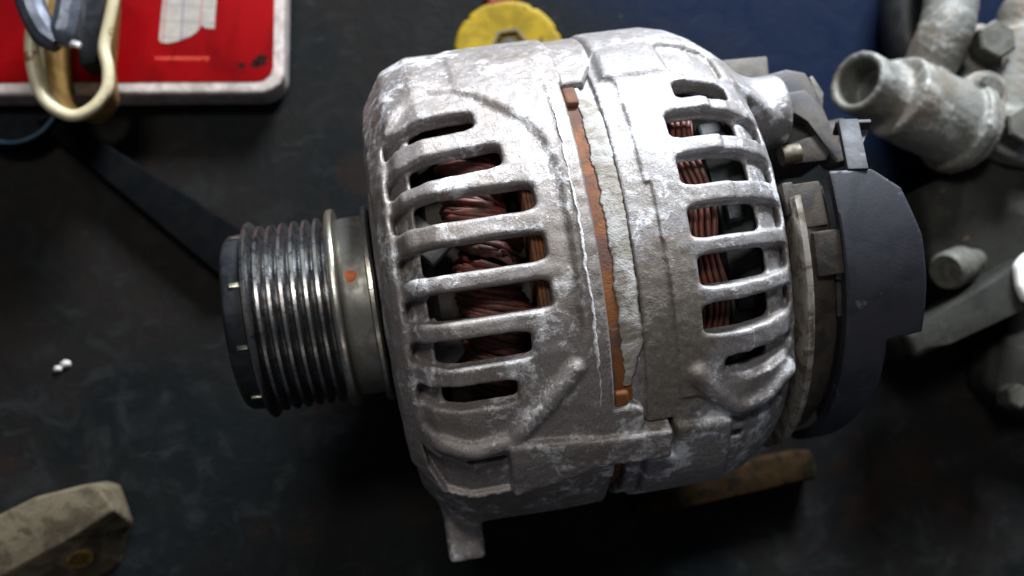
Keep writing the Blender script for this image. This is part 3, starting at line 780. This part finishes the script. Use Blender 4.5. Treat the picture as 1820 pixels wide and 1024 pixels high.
# yellow filler cap
yel = plain('yellow_plastic', (0.26, 0.175, 0.003), (0.17, 0.115, 0.003), 9, (0.5, 0.65), 0.0, 0.1, spec=0.15, spots=((0.11, 0.075, 0.008), 6, 0.62))
yc = at(905, 92, 12); R_ = 21.0; yc[2] = 0
yr = root('filler_cap', yc, 'yellow plastic filler cap with notched rim behind the alternator', 'cap')
bm = bmesh.new(); n = 180; rings = []
def notch(t):
    d = min(abs((math.degrees(t) - a + 180) % 360 - 180) for a in (18, 54, 131, 172, 215, 252, 290, 330))
    return 1.0 - 0.04 * math.exp(-(d / 2.6) ** 2)
for rr, zz in ((1.0, 0.3), (1.0, 10.5), (0.975, 11.6), (0.93, 12.0), (0.85, 11.9), (0.55, 11.4), (0.5, 11.3)):
    rings.append([bm.verts.new((yc[0] + R_ * rr * (notch(2 * math.pi * k / n) if rr > 0.9 else 1) * math.cos(2 * math.pi * k / n),
                                yc[1] + R_ * rr * (notch(2 * math.pi * k / n) if rr > 0.9 else 1) * math.sin(2 * math.pi * k / n), zz)) for k in range(n)])
for a, b2 in zip(rings[:-1], rings[1:]):
    for k in range(n): bm.faces.new((a[k], a[(k + 1) % n], b2[(k + 1) % n], b2[k]))
bm.faces.new(rings[-1]); bm.faces.new(rings[0][::-1])
link('cap_body', bm_mesh('cap_body', bm, yc), yel, yr, 50)
def hexring(r0, r1, z0, z1, nseg, name, mat, par, c):
    bm = bmesh.new(); L = []
    for rr, zz in ((r1, z0), (r1, z1), (r0, z1), (r0, z0)):
        L.append([bm.verts.new((c[0] + rr * math.cos(2 * math.pi * k / nseg), c[1] + rr * math.sin(2 * math.pi * k / nseg), zz)) for k in range(nseg)])
    for i in range(4):
        a, b2 = L[i], L[(i + 1) % 4]
        for k in range(nseg): bm.faces.new((a[k], a[(k + 1) % nseg], b2[(k + 1) % nseg], b2[k]))
    return link(name, bm_mesh(name, bm, yc), mat, par, 40)
yh = at(907, 80, 14); darky = plain('dark_dirty_yellow', (0.09, 0.055, 0.012), (0.05, 0.035, 0.01), 3, (0.5, 0.6))
hexring(6.2, 7.4, 11.1, 13.6, 6, 'hexagon_ring', darky, yr, yh)
hexring(0.05, 3.4, 11.1, 12.8, 24, 'centre_hole_dark', plain('hole_black', (0.015, 0.014, 0.013), (0.03, 0.028, 0.02), 2, (0.5, 0.6)), yr, yh)  # solid black disc stands in for the shade of the centre hole
rp = at(897, 1, 12); rp[1] -= 0.2; bm = bmesh.new(); box(bm, (rp[0] - 1, rp[1] + 3, 6), (12, 8, 12), Matrix.Rotation(0.1, 3, 'Z'), 2, 3)
o = link('red_cap', bm_mesh('red_cap', bm), plain('dark_red_plastic', (0.22, 0.012, 0.015), (0.15, 0.01, 0.01), 4, (0.4, 0.5)), None, 40, 'small dark red plastic piece touching the yellow cap', 'plastic piece')

# dark blue cup at the left edge
bc = at(18, 172, 12); bc[2] = 0
cupm = plain('dark_blue_plastic', (0.0018, 0.0034, 0.0055), (0.0015, 0.003, 0.0042), 8, (0.6, 0.75), spec=0.1)
def zlathe(name, prof, n, c, mat, par=None, ring=False, **k):
    bm = bmesh.new(); L = [[bm.verts.new((c[0] + r * math.cos(2 * math.pi * i / n), c[1] + r * math.sin(2 * math.pi * i / n), z)) for i in range(n)] for r, z in prof]
    for a, b2 in zip(L[:-1], L[1:]):
        for i in range(n): bm.faces.new((a[i], a[(i + 1) % n], b2[(i + 1) % n], b2[i]))
    if not ring: bm.faces.new(L[0][::-1]); bm.faces.new(L[-1])
    return link(name, bm_mesh(name, bm, c if k else (0, 0, 0) if par is None else c), mat, par, 40)
cu = root('cup', bc, 'dark blue round plastic cup with pale blue rim beside the notebook', 'cup')
zlathe('cup_body', [(15.5, 0.2), (17.6, 10.5), (16.2, 10.8), (14.5, 2.0)], 64, bc, cupm, cu)
zlathe('rim', [(17.2, 10.6), (17.8, 11.2), (17.5, 11.9), (16.7, 11.9), (16.2, 11.2), (16.4, 10.7), (17.2, 10.6)], 64, bc, plain('pale_blue_rim', (0.025, 0.06, 0.10), (0.02, 0.045, 0.07), 5, (0.5, 0.6), spec=0.2), cu, True)

# black steel bar lying on the bench, reaching under the pulley
bp = [at(60, 215, 9), at(100, 200, 9), at(425, 405, 9), at(440, 490, 9), at(385, 488, 9)]
bc2 = sum(bp) / len(bp); bc2[2] = 0
bm = bmesh.new(); prism(bm, [(p[0], p[1]) for p in bp], 0.2, 9, 1.2, 3)
o = link('steel_bar', bm_mesh('steel_bar', bm, bc2), plain('blackened_steel', (0.0022, 0.0028, 0.0034), (0.004, 0.004, 0.0042), 10, (0.85, 0.95), 0.0, 0.15, spec=0.02), None, 40, 'black flat steel bar on the bench running under the pulley', 'bar')
o.location = Vector((bc2 * MM).tolist())

# worn metal block at the lower left with a drilled hole in its side
HK = 24.0
bk = [at(-120, 972, HK), at(60, 884, HK), at(150, 861, HK), at(176, 868, HK), at(206, 908, HK), at(120, 958, HK), at(-40, 1050, HK), at(-120, 1060, HK)]
kc = sum(bk) / len(bk); kc[2] = 0
blockm = plain('worn_grey_brown_metal', (0.10, 0.083, 0.055), (0.050, 0.040, 0.027), 9, (0.7, 0.9), 0.0, 0.5, spec=0.08, spots=((0.05, 0.035, 0.025), 5, 0.63))
bl = root('metal_block', kc, 'worn grey brown metal block with pitted top and drilled side hole', 'metal block')
bm = bmesh.new(); n_ = len(bk)
slope = np.array([9.0, -13.0, 0])
base = [p + (slope * (0.45, 1, 1.1, 1.1)[i - 4] + np.array([-5.5 * (i == 4), 0, 0]) if i in (4, 5, 6, 7) else 0) for i, p in enumerate(bk)]
lo_ = [bm.verts.new((p[0], p[1], 0.2)) for p in base]; hi_ = [bm.verts.new((p[0], p[1], HK)) for p in bk]
bm.faces.new(lo_[::-1]); bm.faces.new(hi_)
for i in range(n_): bm.faces.new((lo_[i], lo_[(i + 1) % n_], hi_[(i + 1) % n_], hi_[i]))
bmesh.ops.bevel(bm, geom=list(bm.edges), offset=1.4, segments=3, profile=0.6, affect='EDGES', clamp_overlap=True)
link('block_body', bm_mesh('block_body', bm, kc), blockm, bl, 40)
e0, e1 = at(206, 908, HK), at(120, 958, HK); dv = (e1 - e0); dv /= np.linalg.norm(dv); nv = np.array([-dv[1], dv[0], 0.0])
if nv[1] > 0: nv = -nv
hc = e0 + dv * 21 + np.array([0, 0, -11.0]) + nv * 6.6
nv = nv * 0.75 + np.array([0, 0, 0.62])
link('hole_bush', tube_mesh('hole_bush', [hc + nv * -3, hc + nv * 0.8, hc + nv * 1.2, hc + nv * 1.2, hc - nv * 2], [4.6, 4.6, 4.2, 3.2, 3.0], 24, origin=kc), plain('brassy_bush', (0.30, 0.19, 0.05), (0.14, 0.09, 0.03), 2, (0.3, 0.45), 0.6), bl, 40)
link('hole', tube_mesh('hole', [hc - nv * 1.5, hc + nv * 0.5], 3.1, 20, origin=kc), MAT['inner'], bl, 40)

# two white crumbs
for i, (u, v, s) in enumerate(((117, 646, 1.5), (103, 655, 1.25))):
    c = at(u, v, 1); bm = bmesh.new(); bmesh.ops.create_icosphere(bm, subdivisions=2, radius=1.0)
    for vv in bm.verts:
        k = 1 + 0.18 * math.sin(5 * vv.co.x + 3 * vv.co.y + i); vv.co = Vector((vv.co.x * s * 1.25 * k, vv.co.y * s * 0.85 * k, vv.co.z * 0.8 * k + 0.8))
    o = link('crumb', bm_mesh('crumb', bm), plain('white_crumb', (0.50, 0.50, 0.48), (0.36, 0.35, 0.33), 1, (0.5, 0.6)), None, 60,
             ('larger', 'smaller')[i] + ' of two white crumbs on the black bench', 'crumb', 'white crumbs on the bench')
    o.location = (c[0] * MM, c[1] * MM, 0)

# brass bar half under the alternator
HR = 12.0
br = [at(1120, 868, HR), at(1418, 800, HR), at(1442, 800, HR), at(1453, 828, HR), at(1450, 852, HR), at(1270, 890, HR), at(1140, 925, HR)]
rc_ = sum(br) / len(br); rc_[2] = 0
bm = bmesh.new(); prism(bm, [(p[0], p[1]) for p in br], 0.2, HR, 1.4, 3)
o = link('brass_bar', bm_mesh('brass_bar', bm, rc_), plain('oily_brass', (0.022, 0.012, 0.004), (0.006, 0.005, 0.003), 7, (0.7, 0.9), 0.0, 0.7, spec=0.06), None, 40, 'oily brown brass bar lying under the rear end of the alternator', 'bar')
o.location = Vector((rc_ * MM).tolist())

# ------------------------------------------------------------------ water pump casting at the right
pumpm = aluminium('pump_casting', dull=(0.14, 0.14, 0.125), pale=(0.34, 0.345, 0.325), dirt=(0.14, 0.095, 0.055), seed=200.0, metal=0.1, grime=0.7)
PZ = 34.0
A = at(1526, 146, PZ + 14); B = at(1640, 170, PZ + 6); Cc = at(1592, 172, PZ + 10); Dd = at(1705, 225, PZ - 12)
pipe = [np.array(p) for p in spline([at(1650, 125, PZ + 2), at(1668, 85, PZ + 6), at(1685, 40, PZ + 8), at(1690, -20, PZ + 6), at(1680, -90, PZ)], 6)]
fdir = np.array([0.86, -0.42, -0.28]); fdir /= np.linalg.norm(fdir)
adir = (A + np.array([-0.35, 0.25, 0.55]) * 10 - B); adir /= np.linalg.norm(adir)
odir = np.array([-0.80, 0.24, 0.54]); odir /= np.linalg.norm(odir)
p_rough = Rough(31, [(14, 0.14, 5), (3.5, 0.07, 6), (2, 0.05, 6)])
def caps(X, Y, Zz, a, b, r):
    ab = b - a; t = np.clip(((X - a[0]) * ab[0] + (Y - a[1]) * ab[1] + (Zz - a[2]) * ab[2]) / (ab @ ab), 0, 1)
    return np.sqrt((X - a[0] - t * ab[0]) ** 2 + (Y - a[1] - t * ab[1]) ** 2 + (Zz - a[2] - t * ab[2]) ** 2) - r
def cyl(X, Y, Zz, a, dr, h0, h1, r):
    s = (X - a[0]) * dr[0] + (Y - a[1]) * dr[1] + (Zz - a[2]) * dr[2]
    q = np.sqrt(np.maximum((X - a[0]) ** 2 + (Y - a[1]) ** 2 + (Zz - a[2]) ** 2 - s * s, 0))
    return smax(q - r, np.maximum(h0 - s, s - h1), 1.0)
bigc = at(1800, 190, 20)
bolt1, bolt2, bolt3 = at(1765, 75, 44), at(1768, 152, 50), at(1815, 225, 44)
def pump_sdf(x, Y, Zz):
    X = np.full_like(Y, x); rg = p_rough(x, Y, Zz)
    d = cyl(X, Y, Zz, Cc, fdir, 0.0, 36, 15.0)                       # barrel
    d = smin(d, cyl(X, Y, Zz, Cc, -odir, -0.8, 7, 14.0), 1.2)        # flat face
    d = smin(d, cyl(X, Y, Zz, A, odir, -14, 1.5, 11.0), 3.5)          # outlet
    d = smin(d, caps(X, Y, Zz, A - odir * 6, Cc + fdir * 6, 8.0), 3.5)
    for a, b in zip(pipe[:-1:3], pipe[3::3]): d = smin(d, caps(X, Y, Zz, a, b, 9.2), 1.5)
    d = smin(d, cyl(X, Y, Zz, Cc + fdir * 27, fdir, 0, 5, 17.2), 1.5)
    d = smin(d, cyl(X, Y, Zz, bigc, np.array([0, 0, 1.0]), -20, 16, 27), 5.0)
    d = smin(d, caps(X, Y, Zz, bigc, at(1840, 40, 24), 14), 5.0)
    d = smin(d, caps(X, Y, Zz, bigc, at(1730, 330, 10), 9), 6.0)
    for p, r in ((bolt1, 9.5), (bolt2, 8.0), (bolt3, 9.0)): d = smin(d, cyl(X, Y, Zz, p, np.array([0, 0, 1.0]), -30, -5.5, r), 3.0)
    d = d + rg
    d = smax(d, -cyl(X, Y, Zz, A, odir, -11.5, 6, 8.3), 0.9)
    return d
lo = (min(A[0] - 16, 130), 10, 0.3); hi = (252, 125, 66)
V, Q = grid_sdf(pump_sdf, lo, hi, 0.8)
pc_ = at(1700, 200, 0)
pu = root('water_pump', pc_, 'corroded grey cast water pump with open outlet and bent pipe at upper right', 'pump part')
link('pump_casting', mesh_np('pump_casting', V, Q, pc_), pumpm, pu, 180)
boltm = plain('dull_grey_bolt', (0.085, 0.085, 0.072), (0.045, 0.043, 0.036), 4, (0.5, 0.7), 0.1, 0.15)
def bolt_mesh(c, r, h, sides, origin, slot=False):
    bm = bmesh.new(); L = []
    for rr, zz in ((r, -6), (r, h - 0.8), (r - 0.9, h)):
        L.append([bm.verts.new((c[0] + rr * math.cos(2 * math.pi * k / sides + .4), c[1] + rr * math.sin(2 * math.pi * k / sides + .4), c[2] + zz)) for k in range(sides)])
    for a, b2 in zip(L[:-1], L[1:]):
        for k in range(sides): bm.faces.new((a[k], a[(k + 1) % sides], b2[(k + 1) % sides], b2[k]))
    bm.faces.new(L[-1]); bm.faces.new(L[0][::-1])
    return bm_mesh('bolt', bm, origin)
link('bolt', bolt_mesh(bolt1, 7.4, 3.5, 6, pc_), boltm, pu, 30)
link('bolt', bolt_mesh(bolt3, 7.0, 3.0, 6, pc_), boltm, pu, 30)
sc = link('screw', bolt_mesh(bolt2, 5.6, -3.2, 28, pc_), boltm, pu, 30)
bm = bmesh.new(); box(bm, bolt2 + np.array([0, 0, -3.1]), (8.6, 1.1, 0.5), Matrix.Rotation(-0.75, 3, 'Z'), 0.1, 1)
link('screw_slot', bm_mesh('screw_slot', bm, pc_), MAT['inner'], sc)

# lower right: dark bracket with a bolt and a bright end
darkcast = aluminium('dark_oily_casting', dull=(0.022, 0.022, 0.019), pale=(0.040, 0.040, 0.034), dirt=(0.009, 0.009, 0.008), seed=300.0, metal=0.0, grime=0.7, spec=0.05)
ka = at(1610, 590, 40); kb = at(1850, 455, 48)
kc2 = at(1740, 520, 0)
kr = root('engine_bracket', kc2, 'dark oily cast bracket with bright end and a bolt at the right edge', 'bracket')
def poly_link(name, pix, zt, zb, mat, par, org, bev=2.0):
    bm = bmesh.new(); pts = [at(u, v, zt) for u, v in pix]; prism(bm, [(p[0], p[1]) for p in pts], zb, zt, bev, 3)
    return link(name, bm_mesh(name, bm, org), mat, par, 40)
poly_link('bracket_arm', [(1608, 590), (1640, 575), (1806, 462), (1860, 440), (1880, 520), (1812, 536), (1690, 610), (1630, 640)], 42, 20, darkcast, kr, kc2, 3.0)
poly_link('bracket_body', [(1640, 330), (1760, 280), (1900, 250), (1900, 440), (1700, 540), (1655, 470)], 30, 0.3, darkcast, kr, kc2, 4.0)
poly_link('lit_end', [(1806, 470), (1822, 450), (1880, 420), (1900, 500), (1824, 540), (1810, 510)], 46, 41.5, plain('lit_end_white', (0.80, 0.79, 0.76), (0.70, 0.69, 0.66), 6, (0.3, 0.4), 0.2, 0.08), kr, kc2, 2.4)  # near-white colour paints the window light falling on the bracket end
q0 = at(1730, 462, 26); q1 = at(1684, 482, 36)
me = tube_mesh('bolt', [q0, q0 + (q1 - q0) * .45, q0 + (q1 - q0) * .46, q1, q1 + (q1 - q0) * .06], [5.0, 5.0, 7.0, 7.0, 6.0], 24, origin=kc2)
link('bolt', me, boltm, kr, 35)
poly_link('lower_flange', [(1760, 610), (1900, 560), (1900, 760), (1800, 730), (1750, 680)], 16, 0.3, darkcast, kr, kc2, 4.0)
q = at(1806, 705, 22); me = bolt_mesh(q, 4.6, 3, 6, kc2); link('bolt', me, boltm, kr, 30)
# black rubber hose behind the pump pipe
hp = [at(u, v, 12) for u, v in [(1640, -120), (1612, -30), (1606, 40), (1616, 95), (1650, 150)]]
hc_ = hp[2].copy(); hc_[2] = 0
o = link('rubber_hose', tube_mesh('rubber_hose', spline(hp, 6), 9.0, 20, origin=hc_), MAT['black'], None, 60, 'black rubber hose lying behind the grey pump pipe', 'hose')
o.location = Vector((hc_ * MM).tolist())
